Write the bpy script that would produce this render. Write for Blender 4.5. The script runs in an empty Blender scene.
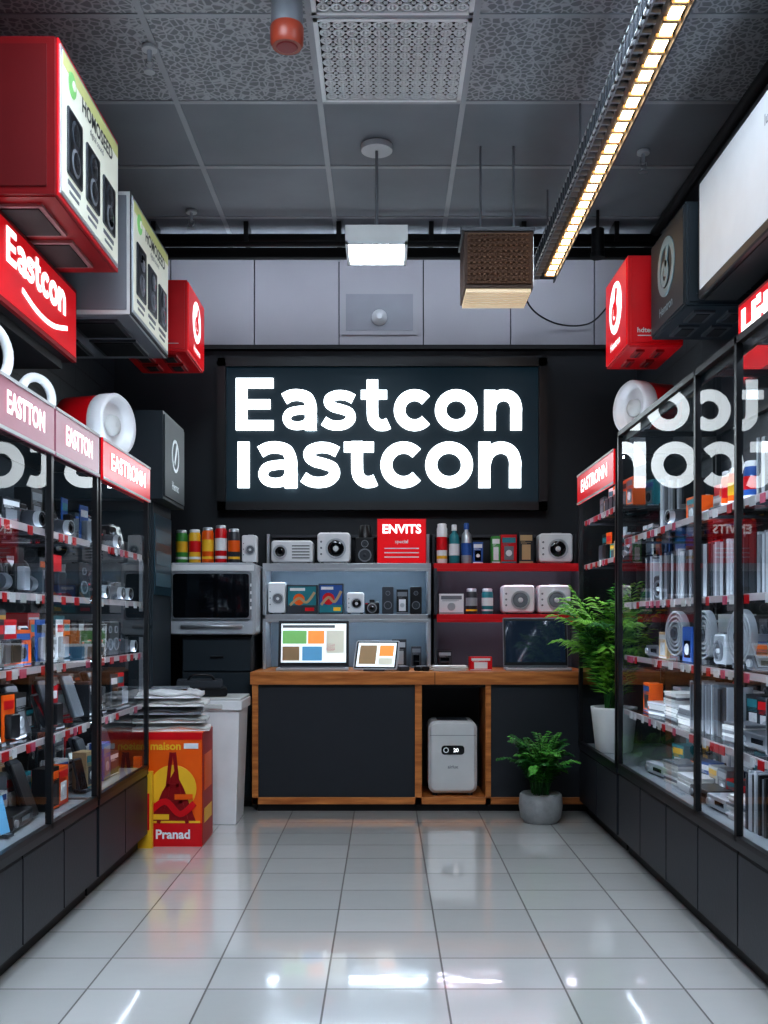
import bpy, math, random
from mathutils import Vector, Matrix
R = random.Random(11)
scn = bpy.context.scene

# ------------------------------------------------------------------ materials
def lin(c):
    o = []
    for k in c:
        k = k/255.0
        o.append(k/12.92 if k <= 0.04045 else ((k+0.055)/1.055)**2.4)
    return (o[0], o[1], o[2], 1.0)
MC = {}
def mat(name, c, rough=0.5, metal=0.0, es=0.0, ec=None, var=0.12, scale=6.0, bump=0.0, bscale=60.0, coat=0.0):
    if name in MC: return MC[name]
    m = bpy.data.materials.new(name); m.use_nodes = True
    nt = m.node_tree; b = nt.nodes['Principled BSDF']
    col = lin(c)
    tc = nt.nodes.new('ShaderNodeTexCoord')
    nz = nt.nodes.new('ShaderNodeTexNoise'); nz.inputs['Scale'].default_value = scale; nz.inputs['Detail'].default_value = 4
    nt.links.new(tc.outputs['Object'], nz.inputs['Vector'])
    mx = nt.nodes.new('ShaderNodeMix'); mx.data_type = 'RGBA'
    mx.inputs[6].default_value = tuple(k*(1-var) for k in col[:3])+(1,)
    mx.inputs[7].default_value = tuple(min(1, k*(1+var)) for k in col[:3])+(1,)
    nt.links.new(nz.outputs['Fac'], mx.inputs[0]); nt.links.new(mx.outputs[2], b.inputs['Base Color'])
    b.inputs['Roughness'].default_value = rough; b.inputs['Metallic'].default_value = metal
    b.inputs['Coat Weight'].default_value = coat
    if es > 0:
        b.inputs['Emission Color'].default_value = lin(ec if ec else c); b.inputs['Emission Strength'].default_value = es
    if bump > 0:
        n2 = nt.nodes.new('ShaderNodeTexNoise'); n2.inputs['Scale'].default_value = bscale
        bp = nt.nodes.new('ShaderNodeBump'); bp.inputs['Strength'].default_value = bump; bp.inputs['Distance'].default_value = 0.01
        nt.links.new(tc.outputs['Object'], n2.inputs['Vector']); nt.links.new(n2.outputs['Fac'], bp.inputs['Height'])
        nt.links.new(bp.outputs['Normal'], b.inputs['Normal'])
    MC[name] = m
    return m

black = mat('black_plastic', (22,23,26), .35)
matte = mat('matte_black', (16,18,21), .6)
charcoal = mat('charcoal_laminate', (42,46,52), .45, bump=.05)
slate = mat('slate_paint', (34,46,54), .5)
slatedk = mat('slate_dark_paint', (20,34,42), .5)
dgrey = mat('dark_grey_plastic', (58,62,68), .4)
mgrey = mat('mid_grey', (120,124,130), .4)
silver = mat('silver_metal', (195,200,205), .3, .6)
white = mat('white_plastic', (230,232,234), .3)
offwhite = mat('off_white', (200,202,200), .5)
red = mat('signal_red', (210,16,30), .35)
dred = mat('deep_red', (140,14,22), .4)
pink = mat('pink_plastic', (210,90,120), .4)
orange = mat('orange_print', (236,100,16), .4)
yellow = mat('yellow_print', (238,188,50), .4)
green = mat('green_print', (70,150,70), .4)
teal = mat('teal_print', (40,130,140), .4)
blue = mat('blue_print', (45,90,160), .4)
beige = mat('beige_card', (190,160,120), .6)
brown = mat('brown_mesh', (85,58,40), .7, bump=.4, bscale=120)
lens = mat('lens_glass', (8,10,16), .05, coat=1)
screen_off = mat('screen_dark', (12,16,22), .08, coat=1)
screen_idle = mat('screen_idle', (20,28,38), .08, es=.25, ec=(40,58,78), coat=1)
redlit = mat('lit_red', (208,12,26), .3, es=.42)
pinklit = mat('lit_mauve', (160,95,112), .3, es=.15)
whitelit = mat('lit_white', (255,255,255), .3, es=1.0)
lettermat = mat('lit_letters', (240,250,255), .3, es=3.0)
posterlit = mat('lit_poster', (215,218,205), .3, es=.32)
screenlit = mat('lit_screen_white', (225,235,240), .3, es=.7)
greylit = mat('lit_screen_grey', (176,182,188), .45, es=.38)
orangelit = mat('lit_screen_orange', (235,150,80), .3, es=.6)
greenlit = mat('lit_screen_green', (120,180,110), .3, es=.5)
bluelit = mat('lit_screen_blue', (90,150,190), .3, es=.5)
signnavy = mat('sign_panel_navy', (8,20,27), .5, es=.18, ec=(14,62,80))
ledshelf = mat('led_shelf', (220,238,255), .3, es=26)
addcab = mat('added_cabinet_glow', (225,238,255), .3, es=22)  # added glow strip inside the case tops, brightens the stock
addrail = mat('added_rail_glow', (225,238,255), .3, es=13)  # added glow strips hidden behind the price rails, brighten the stock
ledwarm = mat('led_warm', (255,215,165), .3, es=11)
addpanel = mat('added_panel_emitter', (225,240,255), .3, es=29)  # unseen emitter, added to light the room
pend = mat('pendant_diffuser', (240,248,255), .3, es=22)
addwash = mat('added_fascia_glow', (230,240,255), .3, es=17)  # added emitter, only lifts the upper back wall
tilewhite = mat('tbar_white', (170,175,180), .5)
tileP = mat('ceiling_tile_plain', (136,142,148), .75, var=.28, scale=1.6, bump=.08, bscale=200)
grille = mat('grille_white', (200,205,208), .5)
ventw = mat('vent_white', (238,242,245), .45)
upperw = mat('upper_wall_panel', (160,160,166), .6, var=.08, scale=2)
wallm = mat('wall_charcoal', (31,36,42), .55, var=.15, scale=3, bump=.05)
concrete = mat('concrete_pot', (150,152,152), .85, var=.25, scale=25, bump=.3, bscale=80)
potw = mat('white_ceramic', (215,217,215), .35)
soil = mat('soil', (40,28,20), .95, bump=.6)
leafA = mat('leaf_bright', (140,200,80), .45, var=.35, scale=14)
leafB = mat('leaf_mid', (84,156,60), .45, var=.35, scale=14)
leafC = mat('leaf_dark', (44,106,46), .4, var=.35, scale=14)
paper = mat('paper_white', (225,225,222), .7)
silverL = mat('appliance_silver', (182,188,194), .35, .15)
ivory = mat('appliance_white', (206,208,208), .3)

def woodmat():
    m = bpy.data.materials.new('counter_wood'); m.use_nodes = True; nt = m.node_tree; b = nt.nodes['Principled BSDF']
    tc = nt.nodes.new('ShaderNodeTexCoord'); mp = nt.nodes.new('ShaderNodeMapping'); mp.inputs['Scale'].default_value = (1.5, 14, 14)
    nz = nt.nodes.new('ShaderNodeTexNoise'); nz.inputs['Scale'].default_value = 3; nz.inputs['Detail'].default_value = 6
    cr = nt.nodes.new('ShaderNodeValToRGB'); cr.color_ramp.elements[0].color = lin((158,90,42)); cr.color_ramp.elements[1].color = lin((212,140,78))
    cr.color_ramp.elements[0].position = .3; cr.color_ramp.elements[1].position = .7
    nt.links.new(tc.outputs['Object'], mp.inputs['Vector']); nt.links.new(mp.outputs['Vector'], nz.inputs['Vector'])
    nt.links.new(nz.outputs['Fac'], cr.inputs['Fac']); nt.links.new(cr.outputs['Color'], b.inputs['Base Color']); b.inputs['Roughness'].default_value = .4
    return m
wood = woodmat()

def glassmat():
    m = bpy.data.materials.new('clear_glass_pane'); m.use_nodes = True; nt = m.node_tree
    for n in list(nt.nodes): nt.nodes.remove(n)
    out = nt.nodes.new('ShaderNodeOutputMaterial'); mix = nt.nodes.new('ShaderNodeMixShader')
    tr = nt.nodes.new('ShaderNodeBsdfTransparent'); tr.inputs['Color'].default_value = (.95,.975,.98,1)
    gl = nt.nodes.new('ShaderNodeBsdfGlossy'); gl.inputs['Roughness'].default_value = .01
    g = nt.nodes.new('ShaderNodeNewGeometry'); d = nt.nodes.new('ShaderNodeVectorMath'); d.operation = 'DOT_PRODUCT'
    nt.links.new(g.outputs['Normal'], d.inputs[0]); nt.links.new(g.outputs['Incoming'], d.inputs[1])
    def math_(op, a, bv=None):
        n = nt.nodes.new('ShaderNodeMath'); n.operation = op
        for i, q in enumerate((a, bv)):
            if q is None: continue
            if isinstance(q, (int, float)): n.inputs[i].default_value = q
            else: nt.links.new(q, n.inputs[i])
        return n.outputs[0]
    c = math_('ABSOLUTE', d.outputs['Value']); o = math_('SUBTRACT', 1.0, c); p = math_('POWER', o, 5.0)
    s = math_('MULTIPLY', p, 0.96); a = math_('ADD', s, .03); f = math_('MULTIPLY', a, 1.05); f = math_('MINIMUM', f, 1.0)
    nt.links.new(f, mix.inputs[0]); nt.links.new(tr.outputs[0], mix.inputs[1]); nt.links.new(gl.outputs[0], mix.inputs[2])
    nt.links.new(mix.outputs[0], out.inputs['Surface'])
    return m
glass = glassmat()

def floormat():
    m = bpy.data.materials.new('floor_tiles'); m.use_nodes = True; nt = m.node_tree; b = nt.nodes['Principled BSDF']
    tc = nt.nodes.new('ShaderNodeTexCoord'); mp = nt.nodes.new('ShaderNodeMapping'); mp.inputs['Location'].default_value = (.2+.405*20, -3.698+.31*40, 0)
    bk = nt.nodes.new('ShaderNodeTexBrick'); bk.offset = 0; bk.squash = 1
    bk.inputs['Scale'].default_value = 1; bk.inputs['Brick Width'].default_value = .405; bk.inputs['Row Height'].default_value = .31
    bk.inputs['Mortar Size'].default_value = .0035; bk.inputs['Mortar Smooth'].default_value = .1; bk.inputs['Bias'].default_value = 0
    bk.inputs['Color1'].default_value = lin((196,197,195)); bk.inputs['Color2'].default_value = lin((208,208,206)); bk.inputs['Mortar'].default_value = lin((104,100,98))
    nt.links.new(tc.outputs['Object'], mp.inputs['Vector']); nt.links.new(mp.outputs['Vector'], bk.inputs['Vector'])
    nt.links.new(bk.outputs['Color'], b.inputs['Base Color'])
    r = nt.nodes.new('ShaderNodeMapRange'); r.inputs['To Min'].default_value = .12; r.inputs['To Max'].default_value = .6
    nt.links.new(bk.outputs['Fac'], r.inputs['Value']); nt.links.new(r.outputs['Result'], b.inputs['Roughness'])
    b.inputs['IOR'].default_value = 1.6; b.inputs['Coat Weight'].default_value = 1.0; b.inputs['Coat Roughness'].default_value = .05; b.inputs['Coat IOR'].default_value = 1.7
    nz = nt.nodes.new('ShaderNodeTexNoise'); nz.inputs['Scale'].default_value = 6
    nt.links.new(tc.outputs['Object'], nz.inputs['Vector'])
    bp = nt.nodes.new('ShaderNodeBump'); bp.inputs['Strength'].default_value = .04; bp.inputs['Distance'].default_value = .02
    nt.links.new(nz.outputs['Fac'], bp.inputs['Height'])
    bp2 = nt.nodes.new('ShaderNodeBump'); bp2.inputs['Strength'].default_value = .5; bp2.inputs['Distance'].default_value = .002; bp2.invert = True
    nt.links.new(bk.outputs['Fac'], bp2.inputs['Height']); nt.links.new(bp.outputs['Normal'], bp2.inputs['Normal'])
    nt.links.new(bp2.outputs['Normal'], b.inputs['Normal']); nt.links.new(bp2.outputs['Normal'], b.inputs['Coat Normal'])
    return m
floorM = floormat()

def perfmat():
    m = bpy.data.materials.new('ceiling_tile_perforated'); m.use_nodes = True; nt = m.node_tree; b = nt.nodes['Principled BSDF']
    tc = nt.nodes.new('ShaderNodeTexCoord'); v = nt.nodes.new('ShaderNodeTexVoronoi'); v.inputs['Scale'].default_value = 30; v.feature = 'DISTANCE_TO_EDGE'
    cr = nt.nodes.new('ShaderNodeValToRGB'); cr.color_ramp.elements[0].position = .04; cr.color_ramp.elements[1].position = .16
    cr.color_ramp.elements[0].color = lin((182,186,190)); cr.color_ramp.elements[1].color = lin((132,136,140))
    nt.links.new(tc.outputs['Object'], v.inputs['Vector']); nt.links.new(v.outputs['Distance'], cr.inputs['Fac'])
    nt.links.new(cr.outputs['Color'], b.inputs['Base Color']); b.inputs['Roughness'].default_value = .8
    bp = nt.nodes.new('ShaderNodeBump'); bp.inputs['Strength'].default_value = .4; bp.inputs['Distance'].default_value = .004
    nt.links.new(v.outputs['Distance'], bp.inputs['Height']); nt.links.new(bp.outputs['Normal'], b.inputs['Normal'])
    return m
tileQ = perfmat()

def wallpanelmat():
    m = bpy.data.materials.new('wall_dark_panels'); m.use_nodes = True; nt = m.node_tree; b = nt.nodes['Principled BSDF']
    tc = nt.nodes.new('ShaderNodeTexCoord'); sp = nt.nodes.new('ShaderNodeSeparateXYZ'); cb = nt.nodes.new('ShaderNodeCombineXYZ')
    nt.links.new(tc.outputs['Object'], sp.inputs[0]); nt.links.new(sp.outputs['Y'], cb.inputs['X']); nt.links.new(sp.outputs['Z'], cb.inputs['Y'])
    bk = nt.nodes.new('ShaderNodeTexBrick'); bk.inputs['Scale'].default_value = 1; bk.inputs['Brick Width'].default_value = .6; bk.inputs['Row Height'].default_value = .15
    bk.inputs['Mortar Size'].default_value = .006
    bk.inputs['Color1'].default_value = lin((32,37,43)); bk.inputs['Color2'].default_value = lin((38,43,50)); bk.inputs['Mortar'].default_value = lin((14,16,20))
    nt.links.new(cb.outputs[0], bk.inputs['Vector']); nt.links.new(bk.outputs['Color'], b.inputs['Base Color']); b.inputs['Roughness'].default_value = .45
    bp = nt.nodes.new('ShaderNodeBump'); bp.invert = True; bp.inputs['Distance'].default_value = .004; nt.links.new(bk.outputs['Fac'], bp.inputs['Height']); nt.links.new(bp.outputs['Normal'], b.inputs['Normal'])
    return m
wallP = wallpanelmat()

# ------------------------------------------------------------------ mesh builder
def fr(x, y, z, yaw=0.0, tilt=0.0):
    """local x = right, y = up, z = outward (towards the viewer of that face)"""
    a = math.radians(yaw); t = math.radians(tilt)
    n = Vector((math.sin(a), -math.cos(a), 0)); u = Vector((math.cos(a), math.sin(a), 0)); v = Vector((0, 0, 1))
    v2 = v*math.cos(t) - n*math.sin(t); n2 = n*math.cos(t) + v*math.sin(t)
    M = Matrix.Identity(4)
    for i in range(3):
        M[i][0] = u[i]; M[i][1] = v2[i]; M[i][2] = n2[i]; M[i][3] = (x, y, z)[i]
    return M
def catmull(p, k=8, closed=False):
    P = [Vector((q[0], q[1], q[2] if len(q) > 2 else 0)) for q in p]; n = len(P); out = []
    rng = n if closed else n-1
    for i in range(rng):
        if closed: a, b, c, d = P[(i-1) % n], P[i], P[(i+1) % n], P[(i+2) % n]
        else: a, b, c, d = P[max(i-1, 0)], P[i], P[i+1], P[min(i+2, n-1)]
        for j in range(k):
            t = j/k
            out.append(.5*((2*b)+(c-a)*t+(2*a-5*b+4*c-d)*t*t+(3*b-a-3*c+d)*t**3))
    if not closed: out.append(P[-1])
    return out
class MB:
    def __init__(s, name):
        s.name = name; s.v = []; s.f = []; s.m = []; s.mats = []; s.sm = []; s.M = Matrix.Identity(4)
    def add(s, vs, fs, m, smooth=False):
        if m not in s.mats: s.mats.append(m)
        k = s.mats.index(m); o = len(s.v)
        for q in vs: s.v.append(tuple(s.M @ Vector(q)))
        for f in fs: s.f.append([o+i for i in f]); s.m.append(k); s.sm.append(smooth)
    def box(s, x0, x1, y0, y1, z0, z1, m):
        x0, x1 = min(x0, x1), max(x0, x1); y0, y1 = min(y0, y1), max(y0, y1); z0, z1 = min(z0, z1), max(z0, z1)
        s.add([(x0,y0,z0),(x1,y0,z0),(x1,y1,z0),(x0,y1,z0),(x0,y0,z1),(x1,y0,z1),(x1,y1,z1),(x0,y1,z1)],
              [(0,3,2,1),(4,5,6,7),(0,1,5,4),(1,2,6,5),(2,3,7,6),(3,0,4,7)], m)
    def rbox(s, x0, x1, y0, y1, z0, z1, r, m, k=4):
        """rounded rectangle in x-y with small front chamfer, extruded along z"""
        def loop(e, z):
            o = []
            for cx, cy, a0 in ((x1-r, y1-r, 0), (x0+r, y1-r, 90), (x0+r, y0+r, 180), (x1-r, y0+r, 270)):
                for j in range(k+1):
                    a = math.radians(a0+90*j/k); o.append((cx+(r-e)*math.cos(a), cy+(r-e)*math.sin(a), z))
            return o
        c = min(r*.4, abs(z1-z0)*.3); L = [loop(c, z0), loop(0, z0+c), loop(0, z1-c), loop(c, z1)]; n = len(L[0])
        vs = [q for l in L for q in l]; fs = [list(range(n))[::-1], [3*n+i for i in range(n)]]
        for a in range(3):
            for i in range(n):
                j = (i+1) % n; fs.append((a*n+i, a*n+j, (a+1)*n+j, (a+1)*n+i))
        s.add(vs, fs, m)
    def ring(s, cx, cy, ro, ri, z0, z1, m, seg=28, sx=1.0):
        vs = []; fs = []
        for i in range(seg):
            a = 2*math.pi*i/seg; c, d = math.cos(a)*sx, math.sin(a)
            vs += [(cx+ro*c, cy+ro*d, z0), (cx+ro*c, cy+ro*d, z1), (cx+ri*c, cy+ri*d, z1), (cx+ri*c, cy+ri*d, z0)]
        for i in range(seg):
            j = (i+1) % seg
            for k in range(4):
                l = (k+1) % 4; fs.append((i*4+k, j*4+k, j*4+l, i*4+l))
        s.add(vs, fs, m)
    def rev(s, prof, m, axis='y', c=(0,0,0), seg=24, smooth=True):
        """revolve profile [(r, h)] about axis"""
        vs = []; fs = []
        for r, h in prof:
            for i in range(seg):
                a = 2*math.pi*i/seg; p, q = r*math.cos(a), r*math.sin(a)
                if axis == 'y': vs.append((c[0]+p, c[1]+h, c[2]-q))
                elif axis == 'z': vs.append((c[0]+p, c[1]+q, c[2]+h))
                else: vs.append((c[0]+h, c[1]+p, c[2]+q))
        for k in range(len(prof)-1):
            for i in range(seg):
                j = (i+1) % seg; fs.append((k*seg+i, k*seg+j, (k+1)*seg+j, (k+1)*seg+i))
        s.add(vs, fs, m, smooth)
        s.add(vs[:seg], [list(range(seg))[::-1]], m); s.add(vs[-seg:], [list(range(seg))], m)
    def cyl(s, c, r, h, m, axis='y', r2=None, seg=20):
        s.rev([(r, 0), (r if r2 is None else r2, h)], m, axis, c, seg, True)
    def tube(s, pts, r, m, seg=8, rr=None):
        P = [Vector(p) for p in pts]; vs = []; fs = []
        for i, p in enumerate(P):
            d = (P[min(i+1, len(P)-1)]-P[max(i-1, 0)]).normalized()
            a = d.cross(Vector((0,0,1)));
            if a.length < .1: a = d.cross(Vector((1,0,0)))
            a.normalize(); b = d.cross(a)
            q = r if rr is None else rr[i]
            for j in range(seg):
                t = 2*math.pi*j/seg; vs.append(tuple(p+a*math.cos(t)*q+b*math.sin(t)*q))
        for i in range(len(P)-1):
            for j in range(seg):
                k = (j+1) % seg; fs.append((i*seg+j, i*seg+k, (i+1)*seg+k, (i+1)*seg+j))
        fs.append(list(range(seg))[::-1]); fs.append([(len(P)-1)*seg+j for j in range(seg)])
        s.add(vs, fs, m, True)
    def stroke(s, pts, w, z0, z1, m, closed=False):
        P = [Vector((p[0], p[1], 0)) for p in pts]; n = len(P); vs = []; fs = []
        for i in range(n):
            a = P[(i-1) % n] if closed or i > 0 else P[i]; b = P[(i+1) % n] if closed or i < n-1 else P[i]
            d = (b-a).normalized(); q = Vector((-d.y, d.x, 0))*w/2
            for z in (z0, z1):
                vs.append((P[i].x+q.x, P[i].y+q.y, z)); vs.append((P[i].x-q.x, P[i].y-q.y, z))
        for i in range(n if closed else n-1):
            j = (i+1) % n
            fs += [(i*4+2, i*4+3, j*4+3, j*4+2), (i*4, j*4, j*4+1, i*4+1), (i*4, i*4+2, j*4+2, j*4), (i*4+1, j*4+1, j*4+3, i*4+3)]
        if not closed: fs += [(0,1,3,2), ((n-1)*4, (n-1)*4+2, (n-1)*4+3, (n-1)*4+1)]
        s.add(vs, fs, m)
    def text(s, t, x, y, size, m, z=.002, bold=.02, align='CENTER', sx=1.0):
        cu = bpy.data.curves.new('tmp', 'FONT'); cu.body = t; cu.size = size; cu.offset = bold*size; cu.align_x = align; cu.resolution_u = 3
        o = bpy.data.objects.new('tmp', cu); scn.collection.objects.link(o); bpy.context.view_layer.update()
        e = o.evaluated_get(bpy.context.evaluated_depsgraph_get()); me = e.to_mesh()
        vs = [(x+v.co.x*sx, y+v.co.y, z) for v in me.vertices]; fs = [tuple(p.vertices) for p in me.polygons]
        if vs: s.add(vs, fs, m)
        e.to_mesh_clear(); bpy.data.objects.remove(o); bpy.data.curves.remove(cu)
    def done(s, bevel=0.0):
        me = bpy.data.meshes.new(s.name); me.from_pydata(s.v, [], s.f)
        for m in s.mats: me.materials.append(m)
        me.polygons.foreach_set('material_index', s.m); me.polygons.foreach_set('use_smooth', s.sm); me.update()
        o = bpy.data.objects.new(s.name, me); scn.collection.objects.link(o)
        if bevel:
            b = o.modifiers.new('bevel', 'BEVEL'); b.width = bevel; b.segments = 2; b.limit_method = 'ANGLE'
        return o

# big geometric letters --------------------------------------------------
def glyph(mb, ch, x, y, S, m, z0, z1, sy=1.0, xh=.77, crop=False):
    W = .195 if crop else .215
    def st(p, w=W, closed=False, smooth=True, k=8):
        q = catmull(p, k, closed) if smooth else p
        mb.stroke([(x+a[0]*S, y+a[1]*S*sy) for a in q], w*S, z0, z1, m, closed)
    def rc(a, b, c, d): mb.box(x+a*S, x+b*S, y+c*S*sy, y+d*S*sy, z0, z1, m)
    h = W/2
    if ch == 'E':
        rc(0, W, 0, 1); rc(W, .72, 0, .19); rc(W, .66, .41, .59); rc(W, .72, .81, 1); return .80
    if ch == 'I': rc(.03, .03+W, 0, xh if crop else 1); return .33
    if ch == 'H': rc(0, W, 0, 1); rc(.6, .6+W, 0, 1); rc(W, .6, .4, .6); return .88
    if ch == 'l': rc(0, W, 0, 1.02); return .28
    if ch == 'i': rc(0, W, 0, xh); rc(0, W, xh+.08, xh+.27); return .28
    if ch == 'a':
        st([(.07,.60),(.20,.665),(.36,.675),(.52,.62),(.585,.46),(.585,.3),(.585,0)]); rc(.48, .585+h, 0, .42)
        st([(.55,.385),(.36,.385),(.18,.34),(.12,.225),(.18,.12),(.33,.085),(.48,.12),(.55,.2)], .155); return .75
    if ch == 's':
        st([(.60,.60),(.47,.66),(.30,.675),(.15,.62),(.13,.52),(.22,.445),(.38,.40),(.52,.34),(.55,.22),(.45,.12),(.30,.09),(.15,.11),(.03,.18)], .18); return .70
    if ch == 't':
        if crop: st([(.22,.78),(.22,.6),(.22,.42),(.235,.22),(.33,.11),(.45,.10),(.53,.13)])
        else: st([(.22,.97),(.22,.7),(.22,.42),(.235,.22),(.33,.11),(.45,.10),(.53,.13)])
        rc(0, .50, xh-.175, xh); return .60
    if ch == 'c':
        st([(.39+.29*math.cos(math.radians(a)), .385+.29*math.sin(math.radians(a))) for a in range(42, 320, 12)], k=2); return .73
    if ch == 'o':
        st([(.41+.30*math.cos(math.radians(a)), .385+.29*math.sin(math.radians(a))) for a in range(0, 360, 15)], closed=True, k=2); return .89
    if ch == 'n':
        rc(0, W, 0, xh); st([(h,.38),(.16,.56),(.28,.655),(.42,.67),(.55,.60),(.61,.45),(.61,.3),(.61,0)]); return .80
    return .4
def word(mb, w, x, y, S, m, z0, z1, sy=1.0, crop=False, trk=1.0):
    for ch in w: x += glyph(mb, ch, x, y, S, m, z0, z1, sy, crop=crop)*S*trk
    return x

# ------------------------------------------------------------------ room shell
XL, XR, YB, YF, ZC = -1.95, 1.81, 7.2, -2.2, 3.83
WL, WR, WB = XL+.004, XR-.004, YB-.004     # faces that things are fixed to (hair gap)
mb = MB('floor'); mb.box(XL-.1, XR+.1, YF-.1, YB+.1, -.1, 0, floorM); mb.done()
mb = MB('wall_left'); mb.box(XL-.1, XL, YF-.1, YB+.1, 0, ZC+.2, wallP); mb.done()
mb = MB('wall_right'); mb.box(XR, XR+.1, YF-.1, YB+.1, 0, ZC+.2, wallP); mb.done()
mb = MB('wall_front'); mb.box(XL, XR, YF-.1, YF, 0, ZC+.2, wallm); mb.done()
mb = MB('wall_back'); mb.box(XL, XR, YB, YB+.1, 0, ZC+.2, wallm); mb.done()
mb = MB('trim_1')
z0 = 3.22
edges = [XL]+[-1.535, -.935, -.33, .275, .90, 1.5]+[XR]
for a, b in zip(edges[:-1], edges[1:]):
    mb.box(a+.004, b-.004, YB-.035, YB, z0, ZC, upperw)
mb.box(XL, XR, YB-.045, YB, z0-.03, z0, matte)
mb.done()

mb = MB('ceiling'); mb.box(XL-.1, XR+.1, YF-.1, YB+.1, ZC+.03, ZC+.15, matte)
gx = [XL, -1.755, -1.04, -.325, .39, 1.105, XR]
y = 4.99
while y > YF: y -= .715
y += .715
ys = [YF]
while y < YB: ys.append(y); y += .715
ys.append(YB)
def is_added_panel(i, j): return (2.4 < ys[j] < 2.9 or 1.0 < ys[j] < 1.5) and i in (2, 4)
for j in range(len(ys)-1):
    for i in range(len(gx)-1):
        a, b, c, d = gx[i], gx[i+1], ys[j], ys[j+1]
        if is_added_panel(i, j): continue
        if abs(a+.325) < .01 and 3.5 < c < 4.4: continue
        near = c < 4.5
        mb.box(a+.012, b-.012, c+.012, d-.012, ZC+.006, ZC+.03, tileQ if near else tileP)
for x in gx[1:-1]: mb.box(x-.014, x+.014, YF, YB, ZC, ZC+.03, tilewhite)
for y in ys[1:-1]: mb.box(XL, XR, y-.014, y+.014, ZC+.001, ZC+.03, tilewhite)
mb.done()
for j in range(len(ys)-1):
    for i in range(len(gx)-1):
        if is_added_panel(i, j):
            a, b, c, d = gx[i]+.02, gx[i+1]-.02, ys[j]+.02, ys[j+1]-.02
            m2 = MB('added_light_panel'); m2.box(a, b, c, d, ZC+.002, ZC+.02, white); m2.box(a+.03, b-.03, c+.03, d-.03, ZC-.004, ZC+.002, addpanel); m2.done()  # out-of-view glowing panels, added as general light
# lacy air vents
for c in (3.56, 4.275):
    m2 = MB('ceiling_air_vent'); a, b, d = -.311, .376, c+.701; c += .014
    m2.box(a, b, c, d, ZC+.024, ZC+.03, matte)
    for q in ((a, a+.02, c, d), (b-.02, b, c, d), (a, b, c, c+.02), (a, b, d-.02, d)): m2.box(q[0], q[1], q[2], q[3], ZC-.004, ZC+.02, ventw)
    n = 11; st = (b-a-.04)/n
    for i in range(n):
        for j in range(n):
            cx = a+.02+st*(i+.5); cy = c+.02+st*(j+.5)
            m2.ring(cx, cy, st*.44, st*.27, ZC-.001, ZC+.005, ventw, seg=12)
            m2.box(cx-st*.5, cx+st*.5, cy-.0025, cy+.0025, ZC, ZC+.004, ventw)
            m2.box(cx-.0025, cx+.0025, cy-st*.5, cy+st*.5, ZC, ZC+.004, ventw)
            m2.ring(cx, cy, st*.14, st*.02, ZC-.001, ZC+.004, ventw, seg=6)
            m2.ring(cx+st*.5, cy+st*.5, st*.17, st*.06, ZC-.001, ZC+.004, ventw, seg=6)
    m2.done()

# conduits, plus a hidden glow strip added at the rear to brighten the fascia
mb = MB('ceiling_conduit'); mb.tube([(-1.9,6.5,3.73),(1.8,6.5,3.73)], .03, matte); mb.box(-1.9, 1.8, 6.58, 6.62, 3.635, 3.70, matte); mb.box(-1.7, 1.6, 6.621, 6.626, 3.645, 3.685, addwash)
for x in (-1.5,-.9,-.3,.3,.9,1.5): mb.box(x-.015, x+.015, 6.47, 6.62, 3.70, ZC, black)
mb.tube([(-1.88,0,3.74),(-1.88,6.5,3.74)], .03, matte); mb.tube([(1.75,0,3.76),(1.75,6.5,3.76)], .03, matte)
mb.tube([(-1.9,6.44,3.67),(1.8,6.44,3.67)], .018, matte); mb.done()
mb = MB('ceiling_cable'); mb.tube(catmull([(.95,6.7,3.7),(.98,6.9,3.45),(1.2,7.1,3.36),(1.45,7.12,3.36),(1.6,7.1,3.5)], 8), .006, black); mb.done()

# fascia access panel + detector
mb = MB('access_hatch'); mb.M = fr(-.04, YB-.036, 3.45)
mb.box(-.27, .27, -.16, .16, 0, .012, upperw); mb.box(-.24, .24, -.13, .13, .012, .016, mat('panel_inset', (140,143,150), .6)); mb.rev([(.055,0),(.055,.02),(.03,.035),(.02,.05)], grille, 'z', (0,-.04,.016)); mb.done()

# pendant lamp
mb = MB('pendant_lamp'); px, py = -.045, 5.44
mb.cyl((px,py,ZC-.03), .085, .03, grille, 'z'); mb.cyl((px,py,3.34), .008, ZC-3.35, mgrey, 'z')
mb.box(px-.165, px+.165, py-.165, py+.165, 3.25, 3.335, offwhite); mb.box(px-.05, px+.05, py-.05, py+.05, 3.335, 3.36, mgrey)
for q in ((px-.165, px+.165, py-.165, py-.15), (px-.165, px+.165, py+.15, py+.165), (px-.165, px-.15, py-.165, py+.165), (px+.15, px+.165, py-.165, py+.165)): mb.box(q[0], q[1], q[2], q[3], 3.235, 3.25, grille)
for i in range(4):
    for j in range(2):
        mb.box(px-.143+.075*i, px-.143+.058+.075*i, py-.145+.15*j, py-.145+.125+.15*j, 3.243, 3.25, pend)
mb.done()

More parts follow.
